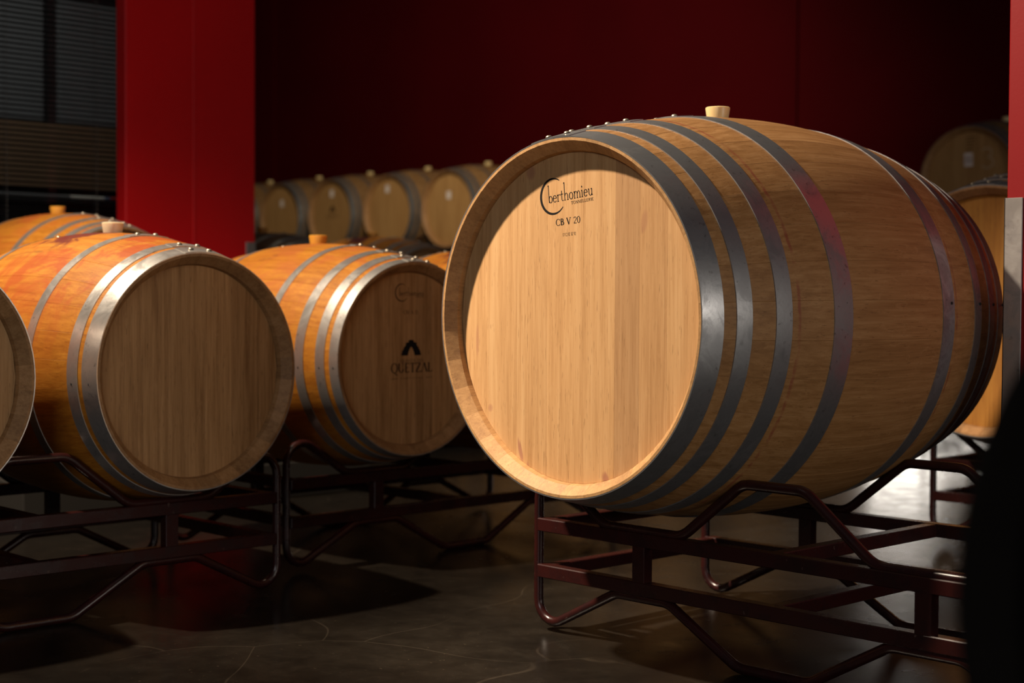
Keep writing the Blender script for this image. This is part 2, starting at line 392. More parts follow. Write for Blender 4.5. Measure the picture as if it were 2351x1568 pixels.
zt = 0.03 + 0.0212 * NS
b = MB(); b.box(-0.02, 0.02, -0.93, 0.845, zt, zt + 0.04, 0.003); link('head_rail', b.mesh('head_rail', M['slat']), t)
b = MB(); b.box(-0.014, 0.014, -0.92, 0.835, 0.0, 0.014, 0.003); link('bottom_rail', b.mesh('bottom_rail', M['slat']), t)
for y in (-0.75, 0.291, 0.702):
    b = MB()
    for i in range(NS):   # ladder cord: a little knot at each slat, two strands
        z = 0.03 + 0.0212 * i
        b.lathe([(0.0004, -0.004), (0.003, -0.001), (0.003, 0.003), (0.0004, 0.006)], 6)
        b.v[-24:] = [(p[0] + 0.015, p[1], p[2] + z) for p in b.v[-24:]]
    b.box(0.0142, 0.0156, -0.0008, 0.0008, 0.01, zt); b.box(-0.0156, -0.0142, -0.0008, 0.0008, 0.01, zt)
    link('ladder_cord', b.mesh('ladder_cord', M['cord'], 40), t, (0, y, 0))
b = MB(); b.sweep([(0.022, 0.806, zt), (0.022, 0.806, 1.6), (0.022, 0.807, 1.19)], 0.0015, 6)
pc = link('pull_cord', b.mesh('pull_cord', M['cord']), t)
b = MB(); b.lathe([(0.0005, 1.148), (0.007, 1.15), (0.0075, 1.165), (0.005, 1.19), (0.0035, 1.21), (0.0005, 1.212)], 10); b.v = [(p[0] + 0.022, p[1] + 0.807, p[2]) for p in b.v]
link('tassel', b.mesh('tassel', M['tassel'], 50), pc, label='small wooden pull on the blind cord')

# pole seen through the blind
t = thing('pole', 'round pole with white, blue and red end lying behind the blind', 'pole', (-6.62, 2.9, 1.235))
for nm, y0, y1, mt in (('pole_shaft', -0.4, 0.57, 'pole_grey'), ('white_sleeve', 0.57, 0.745, 'pole_white'), ('blue_band', 0.745, 0.775, 'pole_blue'), ('red_tip', 0.775, 0.86, 'pole_red')):
    b = MB(); b.lathe([(0.0005, y0), (0.016, y0), (0.016, y1), (0.0005, y1)], 14, 'y'); link(nm, b.mesh(nm, M[mt], 40), t)
t = thing('low_cupboard', 'dark low cupboard behind the blind, under the pole', 'cupboard', (-6.72, 2.9, 0))
b = MB(); b.box(-0.25, 0.25, -0.45, 0.88, 0.06, 1.19, 0.006); link('carcass', b.mesh('carcass', M['panel_dark']), t)
b = MB(); b.box(-0.26, 0.26, -0.47, 0.90, 1.19, 1.219, 0.004); link('top_board', b.mesh('top_board', M['panel_dark']), t)
b = MB(); b.box(-0.22, 0.22, -0.43, 0.86, 0.0, 0.06); link('plinth', b.mesh('plinth', M['frame']), t)

# ------------------------------------------------------------------ lettering made of pen strokes
class Pen:
    """flat lettering in the x-z plane facing -y"""
    def __init__(s, bold=1.0): s.bold = bold; s.mb = MB(); s.tf = lambda x, y: (x, y)
    def strip(s, pts, w):
        m = len(pts); L = []; R = []
        for i in range(m):
            a = pts[max(i - 1, 0)]; b = pts[min(i + 1, m - 1)]
            dx, dy = b[0] - a[0], b[1] - a[1]; l = math.hypot(dx, dy) or 1
            ww = w[i] if isinstance(w, list) else w
            nx, ny = -dy / l * ww / 2, dx / l * ww / 2
            L.append((pts[i][0] + nx, pts[i][1] + ny)); R.append((pts[i][0] - nx, pts[i][1] - ny))
        q = [s.tf(*p) for p in L + R]
        s.mb.add([(x, 0, z) for x, z in q], [(i, i + 1, m + i + 1, m + i) for i in range(m - 1)])
    def poly(s, pts):
        q = [s.tf(*p) for p in pts]; s.mb.add([(x, 0, z) for x, z in q], [tuple(range(len(q)))])
    def arc(s, cx, cy, rx, ry, a0, a1, thin, thick, n=14):
        pts = []; w = []
        for i in range(n + 1):
            a = math.radians(a0 + (a1 - a0) * i / n); pts.append((cx + rx * math.cos(a), cy + ry * math.sin(a)))
            w.append(thin + (thick - thin) * abs(math.cos(a)) ** 1.3)
        s.strip(pts, w)
    def glyph(s, ch):
        T, K = 0.035 * s.bold, 0.10 * s.bold; st = s.strip; ar = s.arc
        def stem(x, y0, y1, w=K): st([(x, y0), (x, y1)], w)
        def ser(x, y, l=0.17): st([(x - l / 2, y), (x + l / 2, y)], T)
        X = 0.42; A = 1.08; C = 0.72       # x height, ascender, cap height
        if ch == 'b': stem(.1, .02, A, .07); st([(.03, A - .05), (.12, A)], .06); ar(.27, .21, .16, .2, 0, 360, T, .085, 22); return .48
        if ch == 'e': ar(.24, .21, .17, .2, 5, 322, T, .085, 20); st([(.08, .235), (.41, .235)], T); return .46
        if ch == 'r': stem(.12, 0, X, .075); ser(.12, .015); st([(.03, X - .04), (.13, X)], .05); ar(.27, .27, .15, .14, 175, 40, T, .06, 8); st([(.36, .39), (.39, .33)], .06); return .40
        if ch == 't': stem(.13, .1, .62, .075); st([(.0, .41), (.30, .41)], T); ar(.22, .11, .09, .1, 180, 320, T, .07, 8); return .33
        if ch == 'h': stem(.12, 0, A, .07); st([(.04, A - .05), (.14, A)], .06); ser(.12, .015); ar(.285, .25, .145, .17, 170, 0, T, .075, 10); stem(.43, 0, .26, .075); ser(.43, .015); return .54
        if ch == 'o': ar(.25, .21, .18, .2, 0, 360, T, .085, 22); return .50
        if ch == 'm':
            stem(.12, 0, X, .075); ser(.12, .015); st([(.03, X - .04), (.13, X)], .05)
            for q in (0, .28): ar(.265 + q, .25, .125, .17, 170, 0, T, .075, 10); stem(.39 + q, 0, .26, .075); ser(.39 + q, .015)
            return .79
        if ch == 'i': stem(.12, 0, X, .075); ser(.12, .015); st([(.03, X - .04), (.13, X)], .05); ar(.12, .62, .03, .03, 0, 360, .06, .06, 10); return .25
        if ch == 'u': stem(.12, .16, X, .075); st([(.03, X - .03), (.13, X - .01)], .05); ar(.265, .18, .145, .17, 180, 350, T, .075, 10); stem(.41, .02, X, .075); st([(.32, X - .03), (.42, X - .01)], .05); st([(.40, .02), (.50, .04)], .04); return .54
        if ch == 'T': stem(.28, 0, C); st([(.02, C - .02), (.54, C - .02)], T + .01); ser(.28, .015, .24); stem(.03, C - .15, C, T); stem(.53, C - .15, C, T); return .58
        if ch == 'O': ar(.34, .36, .30, .35, 0, 360, T, .11, 26); return .70
        if ch == 'Q': ar(.34, .36, .30, .36, 0, 360, T, .12, 26); st([(.34, .02), (.5, -.14), (.68, -.2)], [.06, .09, .03]); return .70
        if ch == 'N': stem(.1, 0, C, T + .01); st([(.08, C), (.56, 0)], K); stem(.56, 0, C, T + .01); ser(.1, .015); ser(.56, C - .015); ser(.08, C - .015, .12); return .68
        if ch == 'E': stem(.12, 0, C); [st([(.06, y), (.46 if y != .37 else .38, y)], T + .01) for y in (.02, .37, C - .02)]; stem(.46, 0, .14, T); stem(.45, C - .13, C, T); return .54
        if ch == 'L': stem(.12, 0, C); st([(.04, .02), (.48, .02)], T + .01); stem(.48, 0, .16, T); ser(.12, C - .015); return .53
        if ch == 'R': stem(.12, 0, C); ar(.22, .54, .2, .165, 90, -90, T, K, 10); st([(.1, C - .02), (.23, C - .02)], T); st([(.1, .375), (.23, .375)], T); st([(.24, .37), (.5, .02), (.58, .02)], [.08, .09, .03]); ser(.12, .015); return .58
        if ch == 'I': stem(.13, 0, C); ser(.13, .015); ser(.13, C - .015); return .27
        if ch == 'C': ar(.34, .36, .30, .35, 45, 318, T, .11, 22); stem(.56, .5, .66, T); return .64
        if ch == 'B': stem(.12, 0, C); ar(.22, .545, .17, .16, 90, -90, T, K, 10); ar(.24, .20, .22, .185, 90, -90, T, K, 10); [st([(.05, y), (.25, y)], T) for y in (.015, .385, C - .015)]; return .54
        if ch == 'V': st([(.06, C), (.32, 0)], K); st([(.32, 0), (.56, C)], T + .01); ser(.07, C - .015, .2); ser(.55, C - .015, .2); return .64
        if ch == 'U': stem(.12, .25, C); ar(.33, .25, .21, .24, 180, 360, T, K, 14); stem(.54, .25, C, T); ser(.12, C - .015); ser(.54, C - .015); return .68
        if ch == 'Z': st([(.04, C - .02), (.52, C - .02)], T + .01); st([(.50, C - .02), (.06, .02)], K); st([(.04, .02), (.54, .02)], T + .01); stem(.05, C - .15, C, T); stem(.54, 0, .15, T); return .60
        if ch == 'A' or ch == 'a': st([(.06, 0), (.31, C)], T + .01); st([(.31, C), (.58, 0)], K); ser(.06, .015); ser(.58, .015); (st([(.16, .25), (.46, .25)], T) if ch == 'A' else 0); return .66
        if ch == 'D': stem(.12, 0, C); ar(.22, .36, .36, .345, 90, -90, T, K, 16); [st([(.05, y), (.24, y)], T) for y in (.015, C - .015)]; return .66
        if ch == 'M': stem(.1, 0, C, T + .01); st([(.1, C), (.38, .04)], K); st([(.38, .04), (.66, C)], T); stem(.66, 0, C); ser(.1, .015); ser(.66, .015); return .80
        if ch == 'F': stem(.12, 0, C); [st([(.06, y), (.46 if y > .5 else .36, y)], T + .01) for y in (.37, C - .02)]; stem(.45, C - .14, C, T); ser(.12, .015); return .50
        if ch == 'Y': st([(.05, C), (.29, .32)], K); st([(.29, .32), (.53, C)], T); stem(.29, 0, .33); ser(.29, .015); return .58
        if ch == 'S' or ch == '5':
            if ch == 'S': ar(.25, .53, .17, .165, 40, 270, T, .08, 14); ar(.25, .19, .18, .175, 90, -140, T, .09, 14); return .50
            st([(.42, C - .02), (.12, C - .02), (.1, .4)], .06); ar(.24, .22, .18, .2, 130, -140, T, .09, 14); return .48
        if ch == '2': ar(.24, .52, .17, .18, 165, -30, T, .09, 14); st([(.37, .43), (.06, .03)], .06); st([(.05, .03), (.44, .03)], .07); return .50
        if ch == '0': ar(.24, .36, .18, .35, 0, 360, T, .1, 24); return .50
        if ch == '1': stem(.2, 0, C); st([(.06, .6), (.2, C)], T); ser(.2, .015, .22); return .40
        if ch == '7': st([(.05, C - .03), (.44, C - .03)], .06); st([(.44, C - .03), (.18, 0)], .08); return .48
        if ch == '9': ar(.24, .5, .17, .21, 0, 360, T, .085, 18); st([(.41, .5), (.36, .2), (.16, .02)], .06); return .48
        return .34
    def text(s, txt, x0, z0, x1, z1, height, cap=0.72, track=0.0):
        """fit txt between two baseline points; height = size of the letter part cap"""
        keep = s.mb; s.mb = MB(); w = 0
        s.tf = lambda x, y: (x, y)
        for ch in txt: w += s.glyph(ch) + track
        s.mb = keep; w -= track
        L = math.hypot(x1 - x0, z1 - z0); kx = L / w; kz = height / cap; ang = math.atan2(z1 - z0, x1 - x0); ca, sa = math.cos(ang), math.sin(ang)
        p = 0.0
        for ch in txt:
            s.tf = (lambda x, y, p=p: (x0 + (x + p) * kx * ca - y * kz * sa, z0 + (x + p) * kx * sa + y * kz * ca))
            p += s.glyph(ch) + track
        s.tf = lambda x, y: (x, y)
    def swoosh(s, cx, cz, rx, rz, a0, a1, wmax, n=40):
        pts = []; w = []
        for i in range(n + 1):
            f = i / n; a = math.radians(a0 + (a1 - a0) * f); pts.append((cx + rx * math.cos(a), cz + rz * math.sin(a)))
            w.append(wmax * (0.12 + 0.88 * math.sin(PI * min(1, f * 0.9 + 0.05)) ** 0.9))
        s.strip(pts, w)

# ------------------------------------------------------------------ barrels
def prof_r(sp, y):   # outer radius at axial distance y from the front end
    t = y / sp['L']; return sp['Rb'] - (sp['Rb'] - sp['Rc']) * (2 * t - 1) ** 2
HEAD_Y = 0.036; TH = 0.027
def stave_mesh(sp, n, mat, seg=22, arcs=4, whole=False, rim=None):
    L = sp['L']; b = MB(); half = PI / n
    ys = [0, 0.004, 0.023, 0.037, 0.05] + [0.05 + (L - 0.1) * i / seg for i in range(1, seg)]
    ys += [L - 0.05, L - 0.037, L - 0.023, L - 0.004, L]
    rings = []
    for y in ys:
        r = prof_r(sp, y); e = min(y, L - y)
        rc = sp['Rc']
        if e < 0.001: ro = r - 0.0012; ri = rc - 0.0070
        elif e < 0.0045: ro = r; ri = rc - 0.0105
        elif e < 0.03: ro = r; ri = rc - 0.0262
        elif e < 0.06: ro = r; ri = rc - 0.0290
        else: ro = r; ri = r - 0.033
        g = 0.0001 / r; c = 0.0006 / r; pts = []
        A = [-half + g, -half + g + c] + [(-half + g + c) + (2 * (half - g - c)) * i / arcs for i in range(1, arcs)] + [half - g - c, half - g]
        for i, a in enumerate(A):
            rr = ro - 0.00035 if i in (0, len(A) - 1) else ro
            pts.append((rr * math.sin(a), y - L / 2, rr * math.cos(a)))
        for a in (half - g, 0, -half + g): pts.append((ri * math.sin(a), y - L / 2, ri * math.cos(a)))
        rings.append(pts)
    k = len(rings[0]); vs = [p for q in rings for p in q]; fs = []
    for i in range(len(rings) - 1):
        for j in range(k): fs.append((i * k + j, i * k + (j + 1) % k, (i + 1) * k + (j + 1) % k, (i + 1) * k + j))
    fs += [tuple(range(k)), tuple(range((len(rings) - 1) * k, len(rings) * k))]
    if not whole: b.add(vs, fs)
    else:
        for q in range(n):
            a = 2 * PI * q / n; c, s = math.cos(a), math.sin(a)
            b.add([(x * c + z * s, y, -x * s + z * c) for x, y, z in vs], fs)
    me = b.mesh('stave', mat, 18)
    if rim:
        me.materials.append(rim)
        for p in me.polygons:
            c = p.center; e = L / 2 - abs(c.y); r = math.hypot(c.x, c.z)
            if e < 0.05 and r < sp['Rc'] - 0.0035 + 0.2 * e * 0: p.material_index = 1
    return me
def board_mesh(R, x0, x1, mat, yf, th=0.022):
    """head board between x0 and x1 cut from a disc of radius R; front face at yf, facing -y"""
    n = 10; g = 0.00005; x0 += g if x0 > -R + 1e-4 else 0; x1 -= g if x1 < R - 1e-4 else 0
    xs_ = [x0 + (x1 - x0) * i / n for i in range(n + 1)]
    out = [(x, math.sqrt(max(R * R - x * x, 0))) for x in xs_]
    out += [(x, -z) for x, z in reversed(out)]
    m = len(out); c = 0.00012; cx = (x0 + x1) / 2; sx = 1 - 2 * c / (x1 - x0)
    vs = [(cx + (x - cx) * sx, yf, z * 0.9965) for x, z in out] + [(x, yf + c, z) for x, z in out] + [(x, yf + th, z) for x, z in out]
    fs = [tuple(range(m)), tuple(range(2 * m, 3 * m))]
    for q in (0, 1): fs += [(q * m + i, q * m + (i + 1) % m, (q + 1) * m + (i + 1) % m, (q + 1) * m + i) for i in range(m)]
    return vs, fs
def hoop_mesh(sp, y0, y1, mat, n=96, lap=None):
    b = MB(); k = 4; ys = [y0 + (y1 - y0) * i / k for i in range(k + 1)]
    def band(o0, o1): return [(prof_r(sp, y) + o1, y - sp['L'] / 2) for y in ys] + [(prof_r(sp, y) + o0, y - sp['L'] / 2) for y in reversed(ys)]
    b.lathe(band(-0.0006, 0.0020), n, 'y', True)
    if lap: b.lathe(band(0.0018, 0.0038), 10, 'y', True, lap[0], lap[1])
    return b.mesh('hoop', mat, 40)
RIV = MB(); RIV.lathe([(0.0075, 0), (0.0070, 0.0022), (0.0045, 0.0042), (0.0005, 0.0052)], 12)
RIV.add([(0.0075 * math.cos(i * PI / 6), 0.0075 * math.sin(i * PI / 6), 0) for i in range(12)], [tuple(range(12))]); RIV = RIV.mesh('rivet', M['rivet'], 60)
NAIL = MB(); NAIL.lathe([(0.0005, 0.001), (0.0034, 0.0008), (0.0034, -0.002)], 8); NAIL = NAIL.mesh('nail', M['nail'], 40)
def bung_mesh(mat, s=1.0):
    b = MB(); b.lathe([(0.0005, -0.03), (0.021, -0.03), (0.0255, 0.003), (0.0285, 0.0235), (0.0282, 0.0257), (0.0262, 0.027), (0.0005, 0.027)], 28)
    b.v = [(x * s, y * s, z * s) for x, y, z in b.v]
    return b.mesh('bung', mat, 40)
def widths(R, n, rng, jit=0.45):
    w = [1 + rng.uniform(-jit, jit) for _ in range(n)]; s = sum(w); x = -R; out = []
    for q in w: out.append((x, x + 2 * R * q / s)); x += 2 * R * q / s
    return out

PUNCHEON = dict(L=1.154, Rb=0.463, Rc=0.381, hoops=[(0.0, 0.05), (0.081, 0.119), (0.18, 0.222), (0.343, 0.40)], staves=34)
BURGUNDY = dict(L=0.87, Rb=0.355, Rc=0.294, hoops=[(0.0, 0.046), (0.061, 0.093), (0.224, 0.252)], staves=30)
BORDEAUX = dict(L=0.95, Rb=0.345, Rc=0.282, hoops=[(0.0, 0.03), (0.048, 0.080), (0.125, 0.158), (0.266, 0.294)], staves=30)

def barrel(label, sp, cx, cy, cz, yaw, stave_cols, head_cols, hoop, bung, seed, boards=None, stain=None, rings=(), lapdeg=95, group=None,
           pieces=True, tone=0.22, bung_y=0.0, rear=True, spin=0.0, rim=None, drips=(), head_tone=0.2, board_tint=None):
    rng = random.Random(seed); Rb, Rc, L = sp['Rb'], sp['Rc'], sp['L']
    t = thing('wine_barrel', label, 'barrel', (cx, cy, cz - Rb), math.radians(yaw), group); Z = (0, 0, Rb)
    sm = stave_cols if not isinstance(stave_cols, list) else wood('staves_%d' % seed, stave_cols, 'y', 0.55, tone, 0.3, stain, t, Rb, rings)
    hm = head_cols if not isinstance(head_cols, list) else wood('head_boards_%d' % seed, head_cols, 'z', 0.62, head_tone, 0.16, drips=drips)
    n = sp['staves']
    if pieces:
        me = stave_mesh(sp, n, sm, rim=rim)
        for i in range(n): link('stave', me, t, Z, (0, 2 * PI * (i + 0.5) / n + spin, 0))
    else: link('staves', stave_mesh(sp, n, sm, 12, 2, True, rim), t, Z)
    # heads: upright boards fitted between the staves
    Rh = Rc - 0.0293
    for side in ((0, 1) if rear else (0,)):
        bs = boards if (boards and side == 0) else widths(Rh, 8, rng)
        if pieces and side == 0:
            for q, (x0, x1) in enumerate(bs):
                b = MB(); b.add(*board_mesh(Rh, x0, x1, hm, HEAD_Y - L / 2)); o = link('head_board', b.mesh('head_board', hm), t, Z)
                if board_tint and q in board_tint: o.color = (*board_tint[q], 1)
        else:
            b = MB()
            for x0, x1 in bs:
                v_, f_ = board_mesh(Rh, x0, x1, hm, HEAD_Y - L / 2)
                if side: v_ = [(-x, -y, z) for x, y, z in v_]
                b.add(v_, f_)
            link('head', b.mesh('head', hm), t, Z)
    full = sp['hoops'] + [(L - b1, L - a1) for a1, b1 in sp['hoops']]
    for i, (a1, b1) in enumerate(full):
        c0 = math.radians(lapdeg + rng.uniform(-1.5, 1.5)); r = prof_r(sp, (a1 + b1) / 2); hw = 0.058 / r
        h = link('hoop', hoop_mesh(sp, a1, b1, hoop, 96 if pieces else 48, (c0 - hw, c0 + hw) if pieces else None), t, Z)
        if pieces:
            yr = (a1 + b1) / 2 - L / 2
            for d in (-0.027, 0.027):
                a = c0 + d / r; rr = r + 0.0037
                link('rivet', RIV, h, (rr * math.cos(a), yr, rr * math.sin(a)), (0, PI / 2 - a, 0))
            a = math.radians(4.5)
            link('nail', NAIL, h, ((r + 0.002) * math.cos(a), a1 + (b1 - a1) * 0.72 - L / 2, (r + 0.002) * math.sin(a)), (0, PI / 2 - a, 0))
            if not stain: continue
            a = math.radians(184)
            link('nail', NAIL, h, ((r + 0.002) * math.cos(a), a1 + (b1 - a1) * 0.6 - L / 2, (r + 0.002) * math.sin(a)), (0, PI / 2 - a, 0))
    if bung: link('bung', bung_mesh(bung), t, (0, bung_y, Rb + prof_r(sp, L / 2 + bung_y) - 0.0005), label='tapered silicone bung in the top of the barrel')
    return t
def on_head(name, t, sp, mb, mat, label, off=0.0002):
    return link(name, mb.mesh(name, mat), t, (0, HEAD_Y - sp['L'] / 2 - off, sp['Rb']), label=label)

RIM_PALE = wood('pale_rim', [(0.34, 0.175, 0.070), (0.47, 0.255, 0.10), (0.56, 0.325, 0.135)], 'y', 0.6, 0.25, 0.1)
RIM_BROWN = wood('brown_rim', [(0.20, 0.095, 0.035), (0.30, 0.155, 0.06), (0.38, 0.21, 0.09)], 'y', 0.6, 0.35, 0.1)
# ------------------------------------------------------------------ racks
P_, E_, D_ = 0.7196, 0.688, 0.626
def fillet(pts, rad, closed=True, n=6):
    out = []; m = len(pts)
    for i in range(m):
        p = Vector(pts[i]); a = Vector(pts[i - 1]); c = Vector(pts[(i + 1) % m]); r = rad[i]
        u = (a - p); v = (c - p); lu, lv = u.length, v.length; u.normalize(); v.normalize()
        ang = u.angle(v); tl = min(r / math.tan(ang / 2), lu * 0.49, lv * 0.49); rr = tl * math.tan(ang / 2)
        bis = (u + v).normalized(); ctr = p + bis * (rr / math.sin(ang / 2)); s0 = p + u * tl - ctr; s1 = p + v * tl - ctr
        tot = s0.angle(s1)
        for k in range(n + 1):
            f = k / n
            q = (math.sin((1 - f) * tot) * s0 + math.sin(f * tot) * s1) / math.sin(tot)
            out.append(ctr + q)
    return out
def make_rack_meshes():
    c = P_ / 2; R = 0.0115
    up = [(-E_, .418), (-c - .115, .2715), (-c + .115, .2715), (-.08, .4025), (.08, .4025), (c - .115, .2715), (c + .115, .2715), (E_, .418)]
    lo = [(E_, -.0085), (c + .077, .1206), (c - .077, .1206), (.09, R), (-.09, R), (-c + .077, .1206), (-c - .077, .1206), (-E_, -.0085)]
    rd = [.055, .07, .07, .06, .06, .07, .07, .055] + [.05, .06, .06, .07, .07, .06, .06, .05]
    path = fillet([(x, 0, z) for x, z in up + lo], rd)
    mz = min(p.z for p in path); path = [Vector((p.x, 0, max(p.z, R))) for p in path]
    out = {}
    b = MB(); b.sweep(path, R, 10, True); out['tube_loop'] = b.mesh('tube_loop', M['maroon'], 60)
    b = MB(); b.box(-E_ + .008, E_ - .008, -.015, .015, 0, .031, .002); out['rail'] = b.mesh('rail', M['maroon'])
    b = MB(); b.box(-.018, .018, -.0145, .0145, .156, .239, .0015); out['post'] = b.mesh('post', M['maroon'])
    b = MB(); b.box(-.015, .015, -D_ / 2 + .014, D_ / 2 - .014, 0.0005, .0305, .002); out['cross_bar'] = b.mesh('cross_bar', M['maroon'])
    return out
RM = make_rack_meshes()
def rack(label, x, y, z=0.0, yaw=0.0, group=None):
    t = thing('barrel_rack', label, 'rack', (x, y, z), math.radians(yaw), group)
    for s in (-1, 1):
        fy = s * D_ / 2
        link('tube_loop', RM['tube_loop'], t, (0, fy, 0))
        for zz in (.237, .127): link('rail', RM['rail'], t, (0, fy, zz))
        for q in (-1, 1): link('post', RM['post'], t, (q * P_ / 2, fy, 0))
    for q in (-1, 0, 1):
        for zz in (.237, .127): link('cross_bar', RM['cross_bar'], t, (q * (E_ - .026), 0, zz))
    return t

# main rack and barrel
rack('maroon tube rack carrying the largest foreground barrel, its right cradle empty', -2.283 + P_ / 2, 2.5865 + D_ / 2)
Rh = PUNCHEON['Rc'] - 0.0293
main = barrel('largest barrel in the foreground, pale oak head with a printed cooperage mark', PUNCHEON, -2.283, 2.3224 + 0.577, 0.749, 0, OAK_MAIN, OAK_HEAD, M['hoop'], M['bung_cream'], 11, rim=RIM_PALE,
              boards=[(-Rh, -.262), (-.262, -.172), (-.172, -.078), (-.078, .03), (.03, .121), (.121, .188), (.188, .262), (.262, Rh)],
              rings=[(-.333, .006, (0.20, 0.02, 0.02), .55), (.25, .005, (0.16, 0.012, 0.014), .5)], tone=.10, bung_y=-.06, head_tone=.10, board_tint={5: (.84, .82, .84), 6: (.95, .93, .92)},
              drips=[(-.158, -.295, .008, .035, -.25, .6), (-.135, -.33, .006, .02, 0, .5), (.098, -.335, .012, .022, -.2, .6), (-.255, -.205, .01, .012, 0, .35), (-.13, .315, .02, .02, 0, .45), (.20, .20, .012, .03, .2, .25), (-.3, -.05, .006, .05, 0, .3)])
pen = Pen()
pen.swoosh(-.0605, .2612, .0375, .0378, 62, 322, .0062)
pen.text('berthomieu', -.0752, .2462, .0572, .2592, .0385, 1.08)
on_head('cooperage_lettering', main, PUNCHEON, pen.mb, M['ink'], 'black printed cooperage name inside a large C')
pen = Pen(1.3); pen.text('TONNELLERIE', -.0065, .2418, .0585, .2482, .0063, track=.06); on_head('small_lettering', main, PUNCHEON, pen.mb, M['ink'], 'small black printed capitals')
pen = Pen(1.4); pen.text('CB V 20', -.0515, .1972, .0212, .2026, .0142); on_head('code_lettering', main, PUNCHEON, pen.mb, M['ink'], 'bold black printed code')
pen = Pen(); pen.text('17 C2 IE 5E 92', -.0315, .1744, .0075, .1768, .0068); on_head('serial_lettering', main, PUNCHEON, pen.mb, M['ink'], 'tiny stamped serial code')

# left racks, heads facing +x
rack('maroon tube rack under the two barrels at the left edge', -3.4188 - .313, 2.066 - P_ / 2, 0, 90)
rack('maroon tube rack in the middle, running behind the largest barrel', -3.618 - .313, 2.895 + P_ / 2, 0, 90)
ST = ((0.40, 0.065, 0.010), .85, (0.12, 0.010, 0.014), .9)
HY = BURGUNDY['L'] / 2
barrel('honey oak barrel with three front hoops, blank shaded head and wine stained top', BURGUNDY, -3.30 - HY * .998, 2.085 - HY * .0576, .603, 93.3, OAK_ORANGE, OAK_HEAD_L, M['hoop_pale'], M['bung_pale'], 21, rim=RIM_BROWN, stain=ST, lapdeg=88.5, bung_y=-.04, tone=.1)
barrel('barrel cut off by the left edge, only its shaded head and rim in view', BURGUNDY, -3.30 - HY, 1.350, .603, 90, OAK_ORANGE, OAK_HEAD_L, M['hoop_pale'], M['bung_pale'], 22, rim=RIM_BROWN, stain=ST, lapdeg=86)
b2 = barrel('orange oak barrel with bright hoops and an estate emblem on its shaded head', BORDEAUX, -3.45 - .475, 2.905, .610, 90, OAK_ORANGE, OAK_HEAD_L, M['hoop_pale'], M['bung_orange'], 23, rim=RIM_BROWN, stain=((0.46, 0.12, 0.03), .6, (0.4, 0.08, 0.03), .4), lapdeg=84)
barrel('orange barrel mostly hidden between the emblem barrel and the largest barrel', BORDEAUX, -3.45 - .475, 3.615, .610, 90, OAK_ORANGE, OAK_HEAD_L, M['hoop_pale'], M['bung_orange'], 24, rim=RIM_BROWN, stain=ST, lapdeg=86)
def estate_emblem(pen, cx, zb, w, h):
    """stepped arch with a pointed doorway"""
    L = [(-.5, 0), (-.5, .12), (-.46, .2), (-.47, .28), (-.38, .42), (-.38, .5), (-.28, .66), (-.28, .8), (-.13, .86), (-.13, .98), (0, 1)]
    ins = [(0, .56), (-.05, .48), (-.10, .33), (-.15, .15), (-.17, .0)]
    pts = [(x, z) for x, z in L] + ins
    for sg in (1, -1): 
        for i in range(len(L) - 1):
            f0 = i / (len(L) - 1); f1 = (i + 1) / (len(L) - 1)
            def inner(f):
                q = f * (len(ins) - 1); j = min(int(q), len(ins) - 2); a, b = ins[::-1][j], ins[::-1][j + 1]; u = q - j
                return (a[0] + (b[0] - a[0]) * u, a[1] + (b[1] - a[1]) * u)
            quad = [L[i], L[i + 1], inner(f1), inner(f0)]
            pen.poly([(cx + sg * x * w, zb + z * h) for x, z in quad])
pen = Pen()
pen.swoosh(-.0222, .1930, .0245, .0252, 62, 322, .0038); pen.text('berthomieu', -.0335, .1838, .0612, .1842, .024, 1.08)
pen.text('TONNELLERIE', .030, .1788, .0612, .179, .004, track=.05); pen.text('CM A 11', -.0163, .130, .0403, .130, .0115)
on_head('cooperage_lettering', b2, BORDEAUX, pen.mb, M['ink_soft'], 'faded printed cooperage name and code')
pen = Pen(); estate_emblem(pen, .0138, .0085, .075, .046); on_head('estate_emblem', b2, BORDEAUX, pen.mb, M['ink'], 'black stepped arch emblem')
pen = Pen(); pen.text('QUINTA DO', -.0273, -.0115, .0595, -.0115, .0085, track=.08); pen.text('FAMILY ESTATE', -.0254, -.0612, .0597, -.0608, .0052, track=.1)
pen.strip([(-.0615, -.059), (-.037, -.059)], .0012); pen.strip([(.0700, -.058), (.0972, -.058)], .0012)
on_head('small_lettering', b2, BORDEAUX, pen.mb, M['ink_soft'], 'faded small capitals above and below the name')
pen = Pen(1.4); pen.text('QUETZaL', -.0624, -.0415, .0970, -.0410, .0275); on_head('estate_lettering', b2, BORDEAUX, pen.mb, M['ink_soft'], 'large dark printed estate name')

# rows further back on a low plinth
def plinth(n, x0, x1, y0, y1, h):
    b = MB(); b.box(x0, x1, y0, y1, 0, h, .006); structure(link('trim_%d' % n, b.mesh('trim', M['concrete'])))
plinth(1, -5.86, -4.95, 2.42, 3.38 + .55, .142)
plinth(2, -7.12, -6.10, 4.16, 5.64, .152)
rack('maroon tube rack under the barrel in front of the window blind', -5.405, 2.80 + P_ / 2, .142, 90)
rack('maroon tube rack on a low plinth behind the red column', -6.585, 4.52 + P_ / 2, .152, 90)
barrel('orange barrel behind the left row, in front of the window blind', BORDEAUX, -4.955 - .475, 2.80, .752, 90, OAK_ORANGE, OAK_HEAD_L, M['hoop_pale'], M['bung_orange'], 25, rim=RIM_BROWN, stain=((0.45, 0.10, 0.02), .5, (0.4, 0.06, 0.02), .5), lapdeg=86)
barrel('dim barrel just right of the red column with worn grey hoops', BORDEAUX, -6.15 - .435, 4.52, .762, 90, OAK_FAR, OAK_HEAD_L, M['hoop_pale'], M['bung_orange'], 26, rim=RIM_BROWN, lapdeg=86)
